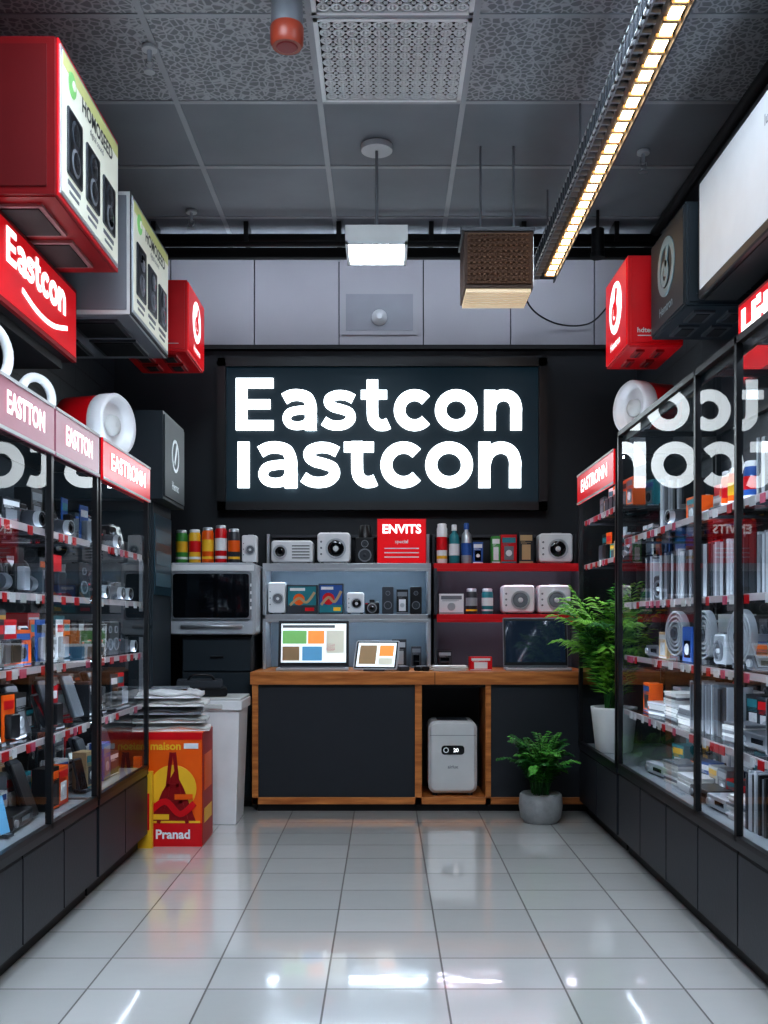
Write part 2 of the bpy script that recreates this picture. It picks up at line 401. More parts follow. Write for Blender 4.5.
# hanging louvred box
mb = MB('hanging_speaker_box'); a, b, c, d, e, f = .42, .785, 5.3, 5.6, 3.01, 3.31
mb.box(a, b, c, d, e, f, mat('brown_box', (70,50,38), .6)); mb.box(a+.015, b-.015, c-.008, c, e+.02, f-.02, brown)
for k in range(9): mb.box(a+.02, b-.02, c-.014, c-.008, e+.035+.03*k, e+.045+.03*k, mat('box_slats', (110,78,52), .6))
for k in range(12): mb.box(a+.03+.028*k, a+.045+.028*k, c-.014, c-.009, e+.02, f-.02, brown)
for k in range(9): mb.box(a+.01, b-.01, c+.01+.032*k, c+.028+.032*k, e-.02, e, mat('box_under', (235,215,180), .5, es=.25))
mb.box(a-.01, b+.01, c-.01, d+.01, f, f+.02, dgrey); mb.box(b, b+.006, c+.02, d-.02, e+.02, f-.02, silver)
for x in (.52, .70): mb.cyl((x,5.45,f+.02), .006, ZC-f-.02, mgrey, 'z')
mb.box(a-.01, b+.02, 5.43, 5.47, f+.05, f+.075, dgrey)
mb.done()

# long linear LED fixture
mb = MB('linear_led_fixture'); a, b, y0, y1 = .905, 1.05, 2.2, 6.2
mb.box(a, b, y0, y1, 3.385, 3.43, dgrey)
mb.box(a, a+.008, y0, y1, 3.34, 3.385, mgrey); mb.box(b-.008, b, y0, y1, 3.34, 3.385, dgrey)
mb.box(a+.05, b-.008, y0, y1, 3.362, 3.386, black)
y = y0+.02
while y < y1-.1:
    mb.box(a+.082, b-.022, y, y+.078, 3.352, 3.362, ledwarm); mb.box(a+.07, b-.015, y+.08, y+.098, 3.348, 3.364, beige); y += .1
y = y0
while y < y1:
    mb.box(a-.012, a, y, y+.02, 3.34, 3.43, dgrey); mb.box(a+.008, a+.05, y, y+.012, 3.352, 3.372, mgrey); y += .06
mb.box(a-.012, a-.006, y0, y1, 3.34, 3.35, grille); mb.box(a-.012, a-.006, y0, y1, 3.42, 3.43, grille)
for y in (2.6, 3.8, 5.0, 6.0): mb.cyl((a+.07,y,3.43), .006, ZC-3.43, mgrey, 'z')
mb.done()

mb = MB('ceiling_spotlight'); mb.rev([(.062,0),(.066,-.03),(.066,-.13)], mgrey, 'z', (-.405,4.13,ZC)); mb.rev([(.066,-.13),(.07,-.14),(.068,-.20),(.06,-.215)], mat('spot_orange', (150,62,42), .4), 'z', (-.405,4.13,ZC)); mb.rev([(.045,-.215),(.04,-.218)], dred, 'z', (-.405,4.13,ZC)); mb.done()
for x, y in ((-1.06,4.5),(-1.22,6.30),(1.42,5.5)):
    mb = MB('fire_sprinkler'); mb.M = Matrix.Translation((x,y,ZC-.002)); mb.cyl((0,0,-.015), .035, .015, grille, 'z'); mb.cyl((0,0,-.07), .01, .06, silver, 'z')
    mb.tube([(-.015,0,-.06),(-.02,0,-.085),(0,0,-.105),(.02,0,-.085),(.015,0,-.06)], .004, silver); mb.cyl((0,0,-.115), .025, .005, silver, 'z'); mb.done()
mb = MB('track_spotlight'); mb.cyl((1.34,6.3,3.55), .04, .16, black, 'z'); mb.cyl((1.34,6.3,3.7), .01, ZC-3.7, black, 'z'); mb.cyl((1.34,6.3,3.53), .045, .03, matte, 'z'); mb.done()

# ------------------------------------------------------------------ main sign
mb = MB('lit_shop_sign'); mb.M = fr(0, WB, 0)
X0, X1, Z0, Z1 = -1.19, 1.15, 2.03, 3.11
mb.box(X0, X1, Z0, Z1, 0, .06, matte)
for q in ((X0, X1, Z1-.06, Z1), (X0, X1, Z0, Z0+.06), (X0, X0+.06, Z0, Z1), (X1-.06, X1, Z0, Z1)): mb.box(q[0], q[1], q[2], q[3], .06, .11, black)
mb.box(X0+.06, X1-.06, Z0+.06, Z1-.06, .06, .07, signnavy)
word(mb, 'Eastcon', -1.06, 2.60, .37, lettermat, .072, .09, trk=1.068)
word(mb, 'Iastcon', -1.06, 2.19, .425, lettermat, .072, .09, crop=True, trk=1.015)
mb.done()

# ------------------------------------------------------------------ wall signs
def vents(mb, x0, x1, y0, y1, z, m):
    for i in range(2):
        for j in range(2):
            a = x0+.06+(x1-x0-.08)*i/2; b = a+(x1-x0)/2-.1; c = y0+.07+(y1-y0-.1)*j/2; d = c+(y1-y0)/2-.12
            mb.box(a, b, c, d, z-.012, z, m)
            mb.box(a+.02, b-.02, c+.02, d-.02, z-.016, z-.012, matte)
def poster(mb, w, h):
    mb.box(.015, w-.015, .015, h-.015, 0, .01, silver); mb.box(.03, w-.03, .03, h-.03, .01, .013, posterlit)
    mb.box(.03, w-.03, h*.86, h*.95, .013, .0135, mat('poster_tint', (200,205,140), .4, es=.2))
    mb.rev([(.05,0),(.048,.002)], greenlit, 'z', (w*.17, h*.82, .0136)); mb.rev([(.02,0),(.019,.002)], posterlit, 'z', (w*.19, h*.83, .0157))
    mb.text('HOMOSEED', w*.58, h*.76, .085, dgrey, .0155, .02)
    mb.text('digital sound', w*.56, h*.69, .04, mgrey, .0155, .01)
    for i in range(3):
        x = w*(.2+.29*i); hh = (.44, .40, .36)[i]*h; mb.rbox(x-.095, x+.095, h*.2, h*.2+hh, .013, .02, .012, dgrey); mb.rbox(x-.08, x+.08, h*.22, h*.18+hh, .02, .022, .01, black)
        for k in range(2): mb.rev([(.055,0),(.05,.003),(.02,.001)], (mgrey, dgrey)[k], 'z', (x, h*.2+hh*(.28+.42*k), .022), seg=18); mb.rev([(.042,0),(.02,.003)], lens, 'z', (x, h*.2+hh*(.28+.42*k), .0255), seg=18)
        mb.box(x-.08, x+.08, h*.14, h*.17, .013, .015, mgrey); mb.box(x-.06, x+.06, h*.09, h*.11, .013, .015, mgrey)
def lightbox(name, xw, xf, y0, y1, z0, z1, body, under, ventm):
    mb = MB(name); mb.box(xw, xf, y0, y1, z0, z1, body)
    mb.box(min(xw, xf)+.01, max(xw, xf)-.01, y0+.01, y1-.01, z0-.004, z0, under); vents(mb, min(xw, xf), max(xw, xf), y0, y1, z0-.004, ventm)
    return mb
mb = lightbox('poster_lightbox', WL, -1.25, 3.81, 4.66, 2.87, 3.47, dred, dred, mat('vent_red_grey', (150,110,110), .5))
mb.M = fr(-1.25, 3.81, 2.87, 90); mb.box(0, .85, 0, .6, 0, .006, red); poster(mb, .85, .6)
mb.M = fr(WL, 3.81, 2.87, 0); mb.box(0, .69, 0, .6, 0, .008, mat('red_panel', (110,10,16), .4)); mb.box(.03, .66, .03, .57, .008, .012, mat('red_panel_inset', (92,8,13), .45)); mb.done()
mb = MB('lit_brand_sign'); mb.box(WL, -1.52, 3.5, 4.86, 2.5, 2.85, matte); mb.box(WL, -1.56, 3.5, 4.82, 2.46, 2.5, matte)
mb.M = fr(-1.52, 3.5, 2.5, 90); mb.box(0, 1.36, .0, .35, 0, .02, dred); mb.box(.02, 1.34, .02, .33, .02, .024, redlit)
word(mb, 'Eastcon', .45, .17, .14, whitelit, .025, .028)
mb.stroke(catmull([(.62,.11,0),(.8,.075,0),(1.0,.075,0),(1.2,.12,0)], 6), .022, .025, .028, whitelit); mb.done()
mb = lightbox('poster_lightbox', WL, -1.25, 4.9, 5.73, 2.75, 3.35, offwhite, mgrey, dgrey)
mb.M = fr(-1.25, 4.9, 2.75, 90); mb.box(0, .83, 0, .6, 0, .006, black); poster(mb, .83, .6)
mb.M = fr(WL, 4.9, 2.75, 0); mb.box(.02, .68, .02, .58, 0, .006, mgrey); mb.done()
def logobox(name, xw, xf, y0, y1, z0, z1, body, face, yaw):
    dk = face is slatedk
    mb = lightbox(name, xw, xf, y0, y1, z0, z1, body, body, dgrey if dk else dred)
    L = y1-y0; h = z1-z0; mb.M = fr(xf, y0 if yaw > 0 else y1, z0, yaw)
    mb.box(.01, L-.01, .01, h-.01, 0, .008, face)
    lo = mat('dim_logo', (120,150,160), .4) if dk else whitelit
    r = min(L, h)*.3
    if dk: mb.ring(L/2, h*.58, r, r*.72, .008, .012, lo)
    else: mb.rev([(r,0),(r*.98,.003)], lo, 'z', (L/2, h*.58, .008), seg=32)
    mb.stroke([(L/2-r*.1, h*.58-r*.3), (L/2+r*.25, h*.58+r*.7)], r*.28, .0115, .014, lo if dk else face); mb.ring(L/2-r*.1, h*.58-r*.2, r*.45, r*.25, .0115, .014, lo if dk else face)
    mb.text('Hemtron', L/2, h*.12, h*.13, lo, .011)
    w = abs(xf-xw); mb.M = fr(min(xw, xf), y0, z0, 0)
    mb.box(.015, w-.015, .015, h-.015, 0, .006, face if dk else red); mb.box(.05, w-.05, h*.1, h*.11, .006, .009, dgrey if dk else offwhite); mb.text('hdtech audio', w/2, h*.14, h*.08, mgrey if dk else offwhite, .009)
    return mb
mb = logobox('logo_lightbox', -1.6, -1.2, 6.06, 6.6, 2.88, 3.31, red, redlit, 90); mb.M = Matrix.Identity(4); mb.box(WL, -1.6, 6.25, 6.4, 3.0, 3.2, matte); mb.done()
mb = logobox('logo_lightbox', 1.594, 1.3, 5.35, 5.86, 2.72, 3.2, red, redlit, -90); mb.M = Matrix.Identity(4); mb.box(1.594, WR, 5.5, 5.7, 2.85, 3.1, matte); mb.done()
mb = logobox('logo_lightbox', WR, 1.4, 4.66, 5.24, 2.72, 3.2, slatedk, slatedk, -90); mb.done()
mb = MB('display_screen'); mb.box(1.47, 1.62, 3.6, 4.6, 2.72, 3.27, matte); mb.box(1.62, WR, 3.9, 4.3, 2.85, 3.15, dgrey)
mb.M = fr(1.47, 4.6, 2.72, -90); mb.rbox(0, 1.0, 0, .55, 0, .03, .015, black); mb.box(.03, .97, .04, .52, .03, .033, greylit); mb.text('lux', .85, .40, .06, mgrey, .034); mb.done()
mb = MB('lit_brand_sign'); mb.box(1.57, WR, 3.4, 4.39, 2.27, 2.63, matte)
mb.M = fr(1.57, 4.39, 2.27, -90); mb.box(0, .99, 0, .36, 0, .02, dred); mb.box(.015, .975, .015, .345, .02, .024, redlit); word(mb, 'Hitano', .06, .12, .2, whitelit, .025, .028); mb.done()

# round drum speakers
def drum(name, x, y, z, yaw, r=.155, L=.2, stand=0.0):
    mb = MB(name); mb.M = fr(x, y, z+r+stand, yaw)
    mb.rev([(r*.8,-L),(r*.97,-L+.02),(r*.97,-.05)], red, 'z', seg=36)
    mb.rev([(r*.97,-.05),(r,-.04),(r,.03),(r*.93,.045),(r*.8,.03),(r*.74,.0),(r*.70,-.01),(r*.3,-.01)], white, 'z', seg=36)
    mb.rev([(r*.34,-.01),(r*.30,.02),(r*.1,.03)], offwhite, 'z', seg=24)
    mb.box(-r*.5, r*.5, -r-stand, -r*.86, -L+.03, -.02, dgrey if stand else black)
    return mb.done()
drum('round_speaker', -1.39, 5.10, 2.083, 72, .16, .26)
drum('round_speaker', 1.43, 5.74, 2.182, -68, .155, .24, .13)
mb = MB('white_headphones_display')
for cx, cz, r, y in ((-1.50, 2.25, .12, 3.72), (-1.48, 2.20, .08, 4.25)):
    mb.M = fr(cx, y, cz, 60); mb.tube([(r*math.cos(t), r*math.sin(t), 0) for t in [math.radians(-60+i*12) for i in range(26)]], .02, white)
    for s_ in (-1, 1): mb.rev([(.04,-.03),(.045,0),(.035,.03)], offwhite, 'z', (s_*r*.5, -r*.87, 0), seg=20)
    mb.box(-r*.6, r*.6, 2.083-cz, -r*.87-.03, -.05, .05, dgrey)
mb.done()

# ------------------------------------------------------------------ products
def pk(*a): return R.choice(a)
def p_box(mb, w, h, d, c=None, c2=None):
    c = c or pk(black, black, dgrey, charcoal, mgrey, white, red, slate, offwhite, silverL, blue, teal, orange, beige); c2 = c2 or pk(white, red, yellow, mgrey, teal, orange, silver, blue)
    mb.box(-w/2, w/2, 0, h, -d, 0, c); mb.box(-w*.42, w*.42, h*.72, h*.9, 0, .002, c2); mb.box(-w*.3, w*.3, h*.12, h*.6, 0, .002, pk(dgrey, mgrey, lens, white, c2))
    if R.random() < .6: mb.rev([(min(w,h)*.2,0),(min(w,h)*.18,.004)], pk(silver, black, white), 'z', (0, h*.36, .002), seg=14)
    for k in range(3): mb.box(-w*.38, w*R.uniform(-.1,.35), h*(.63+.03*k), h*(.64+.03*k), 0, .0015, c2)
    mb.box(-w*.48, w*.48, h*.02, h*.07, 0, .0015, c2)
def p_device(mb, w, h, d, c=None):
    c = c or white; mb.rbox(-w/2, w/2, .008, h, -d, 0, min(w,h)*.12, c)
    r = min(w, h)*.33; mb.ring(w*.06, h*.48, r, r*.82, 0, .012, silver if c is white else mgrey); mb.rev([(r*.8,0),(r*.6,.006),(r*.3,.002)], lens if R.random() < .6 else mgrey, 'z', (w*.06, h*.48, 0))
    mb.rev([(r*.28,.004),(r*.2,.014)], white if c is white else silver, 'z', (w*.06, h*.48, 0), seg=16)
    for k in range(3): mb.cyl((-w*.38, h*(.3+.2*k), 0), r*.1, .006, mgrey, 'z', seg=10)
    mb.box(w*.05-r*.5, w*.05+r*.5, h, h+.008, -d*.7, -d*.3, mgrey)
    for x in (-w*.35, w*.35): mb.box(x-.01, x+.01, 0, .01, -d+.01, -.01, black)
def p_projector(mb, w, h, d):
    mb.rbox(-w/2, w/2, .008, h, -d, 0, h*.15, white); mb.ring(-w*.28, h*.5, h*.3, h*.22, 0, .02, silver); mb.rev([(h*.22,0),(h*.1,.008)], lens, 'z', (-w*.28, h*.5, 0))
    for k in range(5): mb.box(w*.0, w*.42, h*(.22+.13*k), h*(.26+.13*k), 0, .003, dgrey)
    for x in (-w*.4, w*.4): mb.box(x-.01, x+.01, 0, .01, -d+.01, -.01, black)
def p_bottle(mb, r, h, c, c2):
    mb.rev([(r*.9,0),(r,.01),(r,h*.62),(r*.85,h*.72),(r*.42,h*.80),(r*.42,h*.84)], c, 'y'); mb.rev([(r*.5,h*.84),(r*.5,h*.98),(r*.4,h)], c2, 'y', seg=14)
    mb.rev([(r*1.02,h*.2),(r*1.02,h*.5)], c2, 'y')
def p_can(mb, r, h, c, c2):
    mb.rev([(r*.88,0),(r,.008),(r,h-.02),(r*.85,h-.005),(r*.8,h)], c, 'y'); mb.rev([(r*1.01,h*.35),(r*1.01,h*.7)], c2, 'y'); mb.rev([(r*1.01,h*.12),(r*1.01,h*.2)], pk(white, yellow), 'y')
    mb.rev([(r*.86,h-.006),(r*.86,h+.012),(r*.7,h+.016)], white if c2 is red else silver, 'y')
def p_speaker(mb, w, h, d, c=None):
    mb.rbox(-w/2, w/2, 0, h, -d, 0, w*.1, c or black)
    for yy, rr in ((.32, .36), (.76, .2)):
        mb.ring(0, h*yy, w*rr, w*rr*.8, 0, .006, mgrey, 20); mb.rev([(w*rr*.8,.002),(w*rr*.3,-.004),(w*rr*.25,.004),(w*.02,.006)], dgrey, 'z', (0, h*yy, .001), seg=18)
def p_phone(mb, w, h, tilt=0):
    M0 = mb.M.copy(); mb.M = M0 @ Matrix.Rotation(-math.radians(14), 4, 'X')
    mb.rbox(-w/2, w/2, .01, h, -.012, 0, w*.12, pk(black, dgrey, silver, white)); mb.box(-w*.44, w*.44, h*.08, h*.94, 0, .001, pk(screen_idle, screen_off, bluelit, screenlit, mgrey) if R.random() < .4 else screen_off)
    mb.M = M0; mb.box(-w*.3, w*.3, 0, .012, -h*.28, .02, dgrey); mb.box(-w*.1, w*.1, 0, h*.6, -h*.26, -h*.22, dgrey)
def p_books(mb, w, h, d, cs):
    x = -w/2
    while x < w/2-.008:
        t = R.uniform(.012, .028); c = pk(*cs); hh = h*R.uniform(.9, 1); mb.box(x, min(x+t-.002, w/2), 0, hh, -d, -R.uniform(0,.012), c); x += t
def p_stack(mb, w, h, d, cs, t=.012):
    y = 0
    while y < h:
        tt = t*R.uniform(.7,1.4); e = R.uniform(-.01,.01); g = R.uniform(-.012,.0); mb.box(-w/2+e, w/2+e, y, y+tt-.0015, -d+g, g, pk(*cs)); y += tt
def p_headset(mb, r):
    mb.tube([(r*math.cos(t), r*.9+r*math.sin(t)*1.05, -.05) for t in [math.radians(-10+i*20) for i in range(11)]], .011, black)
    for s_ in (-1, 1): mb.rev([(r*.42,-.025),(r*.5,0),(r*.42,.025)], pk(black, dgrey), 'x', (s_*r*.95, r*.7, -.05), seg=18); mb.rev([(r*.3,.026),(r*.25,.03)], silver, 'x', (s_*r*.95, r*.7, -.05), seg=14)
    mb.box(-r*.4, r*.4, 0, .012, -.1, 0, dgrey); mb.box(-.01, .01, 0, r*1.9, -.056, -.044, dgrey)
def p_camera(mb, w, h):
    mb.rbox(-w/2, w/2, 0, h*.8, -.05, 0, h*.12, black); mb.rbox(-w*.18, w*.18, h*.78, h, -.045, -.005, h*.05, black)
    mb.rev([(h*.34,0),(h*.36,.02),(h*.3,.05),(h*.3,.07),(h*.26,.072)], dgrey, 'z', (0, h*.4, 0), seg=22); mb.rev([(h*.25,.066),(h*.1,.071)], lens, 'z', (0, h*.4, .003), seg=18)
    mb.ring(0, h*.4, h*.31, h*.27, .05, .074, silver, 22); mb.cyl((w*.35, h*.8, -.025), .009, .01, silver, 'y', seg=12); mb.box(-w*.46, -w*.3, h*.68, h*.75, 0, .002, red)
def p_blister(mb, w, h):
    mb.box(-w/2, w/2, 0, h, -.006, 0, pk(white, red, black, slate, silverL, orange, blue)); mb.rbox(-w*.36, w*.36, h*.1, h*.6, 0, .03, w*.08, pk(black, dgrey, mgrey)); mb.box(-w*.4, w*.4, h*.7, h*.88, 0, .0015, pk(red, white, teal, black))
    mb.box(-w/2, w/2, 0, .008, -.04, .03, dgrey)
def p_router(mb, w):
    mb.rbox(-w/2, w/2, 0, .035, -.12, 0, .012, pk(black, white))
    for x in (-w*.42, 0, w*.42): mb.cyl((x, .03, -.1), .006, .15, black, 'y', seg=8)
    for k in range(4): mb.box(-w*.3+k*w*.12, -w*.3+k*w*.12+.008, .015, .02, 0, .001, greenlit)
def p_player(mb, w, h=.06, d=.22):
    mb.rbox(-w/2, w/2, .006, h, -d, 0, .008, pk(black, dgrey, silverL)); mb.box(-w*.1, w*.3, h*.4, h*.7, 0, .002, screen_off); mb.cyl((-w*.38, h*.5, 0), h*.24, .01, silver, 'z'); mb.box(-w*.45, w*.45, 0, .007, -d+.01, -.01, black)
def p_fan(mb, r):
    mb.box(-r*.5, r*.5, 0, .02, -.1, 0, dgrey); mb.box(-.015, .015, 0, r, -.06, -.04, dgrey)
    for q in (1, .8, .6, .4): mb.ring(0, r+.02, r*q, r*q-.008, -.03, 0, silver, 28)
    mb.rev([(r*.25,-.04),(r*.22,.01)], dgrey, 'z', (0, r+.02, 0))
    for k in range(5):
        a = math.radians(72*k); mb.stroke([(r*.2*math.cos(a), r+.02+r*.2*math.sin(a)), (r*.85*math.cos(a+.3), r+.02+r*.85*math.sin(a+.3))], r*.3, -.025, -.02, mgrey)

def fill_shelf(name, side, xf, xback, y0, y1, z, hmax, theme):
    """rows of merchandise facing the aisle. side=-1 left, +1 right"""
    mb = MB(name); yaw = 90 if side < 0 else -90
    for off in (.34,):
        y = y0+.02
        while y < y1-.1:
            w = R.uniform(.10, .18); h = hmax*R.uniform(.6, .95)
            if y+w > y1-.01: break
            mb.M = fr(side*(xf+off), y+w/2, z, yaw); k = R.random()
            if k < .7: p_box(mb, w, h, .12)
            elif k < .85: p_speaker(mb, w*.8, h, .12)
            else: p_books(mb, w, h*.9, .12, (black, dgrey, white, red, blue))
            y += w+R.uniform(.004, .014)
    for off, k_ in ((.21, .85), (.10, .8)):
        y = y0+.03+R.uniform(0,.03)
        while y < y1-.06:
            t = R.choice(theme); w = {'phone':.075,'box':.12,'camera':.14,'headset':.16,'blister':.10,'books':.2,'stack':.2,'router':.18,'player':.24,'device':.14,'bottle':.07,'speaker':.1,'fan':.26,'can':.075,'lean':.14}[t]*R.uniform(.9,1.1)
            if y+w > y1-.03: break
            if off > .15 and t in ('player','stack','books','lean','router','fan'): t = 'box'; w = min(w, .12)
            mb.M = fr(side*(xf+off), y+w/2, z, yaw + R.uniform(-8,8)+side*6)
            hm = hmax
            if t == 'phone': p_phone(mb, w*.9, min(hm*.75, .16))
            elif t == 'box': p_box(mb, w, min(hm*.8, R.uniform(.08,.19)), .07)
            elif t == 'camera': p_camera(mb, w*.9, min(.1, hm*.7))
            elif t == 'headset': p_headset(mb, min(.07, hm*.36))
            elif t == 'blister': p_blister(mb, w*.9, min(hm*.8, .18))
            elif t == 'books': p_books(mb, w, min(hm*.82, .24), .12, (black, dgrey, mgrey, silverL))
            elif t == 'stack': p_stack(mb, w*.95, min(hm*.5, R.uniform(.05,.14)), .12, (paper, white, offwhite, mgrey))
            elif t == 'router': p_router(mb, w*.9)
            elif t == 'player': p_player(mb, w*.95, d=.12)
            elif t == 'device': p_device(mb, w*.9, min(.13, hm*.7), .08, pk(white, black, dgrey, silverL))
            elif t == 'bottle': p_bottle(mb, w*.4, min(.17, hm*.8), pk(white, red, teal, black), pk(red, white, blue))
            elif t == 'can': p_can(mb, w*.42, min(.14, hm*.8), pk(orange, red, green, blue), pk(yellow, red, white))
            elif t == 'speaker': p_speaker(mb, w*.9, min(.17, hm*.8), .07)
            elif t == 'fan': p_fan(mb, min(.11, hm*.42))
            elif t == 'lean':
                M0 = mb.M.copy()
                for k in range(4):
                    mb.M = M0 @ Matrix.Translation((-.05+k*.03, 0, -.02*k)) @ Matrix.Rotation(-math.radians(20), 4, 'X'); mb.rbox(-.045, .045, .012, min(.24, hm*.85), -.02, 0, .01, pk(black, black, dgrey, mgrey))
            y += w+R.uniform(.004, .02)
    return mb.done()

# ------------------------------------------------------------------ display cabinets
def cabinet(name, side, xf, xw, y0, y1, ztop, zb, shelves, posts, headers=(), glazed=True, back=True, topglow=True):
    mb = MB(name); S = side; X = lambda q: S*q
    mb.box(X(xf+.05), X(xw), y0, y1, 0, .07, matte); mb.box(X(xf+.012), X(xw), y0, y1, .07, zb-.03, charcoal)
    n = max(1, round((y1-y0)/.48)); L = (y1-y0)/n
    for i in range(n):
        a = y0+i*L; mb.box(X(xf-.004), X(xf+.012), a+.006, a+L-.006, .085, zb-.045, charcoal)
        mb.box(X(xf-.002), X(xf+.014), a+.006, a+L-.006, zb-.045, zb-.035, matte)
    mb.box(X(xf-.008), X(xw), y0, y1, zb-.03, zb, mat('deck_dark', (34,38,44), .3)); mb.box(X(xf+.02), X(xw-.02), y0+.01, y1-.01, zb, zb+.004, mat('deck_light', (150,156,162), .3))
    for p in posts:
        mb.box(X(xf-.01), X(xf+.015), p-.012, p+.012, zb, ztop, black); mb.box(X(xw-.03), X(xw-.005), p-.012, p+.012, zb, ztop, black)
        mb.box(X(xf), X(xw), p-.012, p+.012, ztop-.025, ztop, black)
    mb.box(X(xf-.01), X(xf+.015), y0, y1, ztop-.025, ztop, black); mb.box(X(xw-.03), X(xw-.005), y0, y1, ztop-.025, ztop, black)
    mb.box(X(xf-.01), X(xf+.015), y0, y1, zb, zb+.02, black)
    if back: mb.box(X(xw-.012), X(xw-.004), y0, y1, zb, ztop, slate)
    def quad(a): mb.add(a, [(0,1,2,3)], glass)
    gtop = ztop-.02
    if glazed:
        quad([(X(xf),y0,zb),(X(xf),y1,zb),(X(xf),y1,gtop),(X(xf),y0,gtop)])
    for yy in (y0+.004, y1-.004): quad([(X(xf),yy,zb),(X(xw-.01),yy,zb),(X(xw-.01),yy,gtop),(X(xf),yy,gtop)])
    quad([(X(xf),y0,ztop-.01),(X(xw-.01),y0,ztop-.01),(X(xw-.01),y1,ztop-.01),(X(xf),y1,ztop-.01)])
    rail = mat('price_rail', (215,205,208), .35)
    for z in shelves:
        quad([(X(xf+.03),y0+.02,z),(X(xw-.03),y0+.02,z),(X(xw-.03),y1-.02,z),(X(xf+.03),y1-.02,z)])
        mb.box(X(xf+.022), X(xf+.03), y0+.02, y1-.02, z-.022, z+.004, rail)
        mb.box(X(xf+.032), X(xf+.042), y0+.03, y1-.03, z-.016, z-.006, addrail)
        y = y0+.04
        while y < y1-.08:
            w = R.uniform(.03,.06)
            if R.random() < .7: mb.box(X(xf+.018), X(xf+.022), y, y+w, z-.032, z, pk(red, red, white, offwhite, pink))
            y += w+R.uniform(.01,.06)
        for p in posts: mb.box(X(xf+.03), X(xw-.03), p-.006, p+.006, z-.02, z-.008, dgrey)
    mb.box(X(xf+.03), X(xf+.045), y0+.03, y1-.03, ztop-.045, ztop-.035, addcab); mb.box(X(xf+.016), X(xf+.028), y0+.02, y1-.02, ztop-.06, ztop-.02, black)
    for (a, b, m) in headers:
        mb.box(X(xf-.02), X(xf-.01), a, b, ztop-.19, ztop, m)
        M0 = mb.M; mb.M = fr(X(xf-.02), (a+b)/2, ztop-.19, 90 if S < 0 else -90)
        mb.box(-(b-a)/2, (b-a)/2, .0, .012, 0, .004, offwhite); mb.box(-(b-a)/2, (b-a)/2, .178, .19, 0, .004, offwhite)
        mb.text('EASTTON' if m is pinklit else 'EASTRONN', 0, .065, .105, whitelit, .004, .03, sx=min(1.4, (b-a)*1.35)); mb.M = M0
    return mb.done()
LSH = [.79, 1.07, 1.345, 1.60]; RSH = [.77, 1.06, 1.34, 1.68]
cabinet('glass_display_cabinet', -1, 1.30, 1.90, 2.2, 4.50, 2.08, .44, LSH, [2.21, 3.25, 3.88, 4.49], [(2.22,3.24,pinklit),(3.26,3.87,pinklit),(3.89,4.48,pinklit)])
cabinet('glass_display_cabinet', -1, 1.30, 1.90, 4.53, 5.46, 2.08, .44, LSH, [4.54, 5.45], [(4.54,5.45,redlit)])
cabinet('glass_display_cabinet', 1, 1.26, WR, 2.2, 5.38, 2.26, .46, RSH, [2.21, 3.0, 3.57, 4.04, 5.37], back=False)
cabinet('glass_display_cabinet', 1, 1.26, WR, 5.42, 6.46, 2.18, .45, [1.60, 1.88], [5.43, 6.45], [(5.43,6.45,redlit)], glazed=False, back=False)
tL = {.444:['lean','lean','box','player','phone'], .79:['lean','phone','box','lean','blister'], 1.07:['camera','phone','blister','box','speaker'], 1.345:['camera','headset','speaker','box','blister'], 1.60:['blister','device','camera','box','phone']}
nmL = {.444:'boxed_phone_accessories', .79:'mobile_phones_on_stands', 1.07:'compact_cameras', 1.345:'headphones_and_speakers', 1.60:'blister_pack_accessories'}
lv = sorted(tL)
for k, z in enumerate(lv):
    hm = (lv[k+1] if k < 4 else 1.88)-z-.03
    fill_shelf(nmL[z], -1, 1.30, 1.9, 2.3, 4.47, z+.002+(.003 if k == 0 else 0), hm, tL[z]); fill_shelf(nmL[z], -1, 1.30, 1.9, 4.57, 5.43, z+.002+(.003 if k == 0 else 0), hm, tL[z])
tR = {.464:['stack','stack','books','player'], .77:['stack','stack','books','box','player'], 1.06:['player','fan','books','box','device'], 1.34:['books','books','device','box'], 1.68:['books','box','camera','router','can']}
nmR = {.464:'paper_and_disc_stacks', .77:'stacked_media_cases', 1.06:'players_and_desk_fans', 1.34:'rows_of_media_cases', 1.68:'boxed_electronics'}
lv = sorted(tR)
for k, z in enumerate(lv):
    hm = (lv[k+1] if k < 4 else 2.0)-z-.03
    fill_shelf(nmR[z], 1, 1.26, XR, 2.3, 5.34, z+.002, hm, tR[z])
fill_shelf('boxed_electronics', 1, 1.26, XR, 5.46, 6.42, 1.602, .24, ['box','device','blister'])
fill_shelf('boxed_electronics', 1, 1.26, XR, 5.46, 6.42, 1.882, .2, ['box','box','blister'])

# ------------------------------------------------------------------ back left: tall appliance, microwave
mb = MB('tall_dark_refrigerator'); mb.box(XL+.02, -1.36, 5.86, 6.35, 0, 1.95, slate); mb.box(XL+.02, -1.28, 5.76, 6.36, 1.95, 2.46, slatedk)
mb.M = fr(XL+.02, 5.86, 0, 0); mb.box(.01, .56, .05, 1.2, 0, .02, slate); mb.box(.01, .56, 1.22, 1.93, 0, .02, slate); mb.box(.5, .52, .8, 1.15, .02, .05, silver); mb.box(.5, .52, 1.3, 1.6, .02, .05, silver)
mb.M = fr(-1.36, 5.86, 0, 90); mb.box(.02, .47, 1.40, 1.88, 0, .008, mat('teal_panel', (40,66,78), .3)); 
for k in range(3): mb.box(.05, .44, 1.45+.13*k, 1.53+.13*k, .008, .01, mat('panel_text', (80,108,120), .4))
mb.M = fr(-1.28, 5.76, 1.95, 90); mb.box(.02, .58, .02, .49, 0, .008, mat('slate_front', (18,30,38), .55)); mb.ring(.3, .29, .1, .08, .008, .012, silver); mb.stroke([(.27,.24),(.34,.36)], .03, .008, .013, silver); mb.text('Hemac', .3, .08, .07, silver, .011)
mb.done(.004)
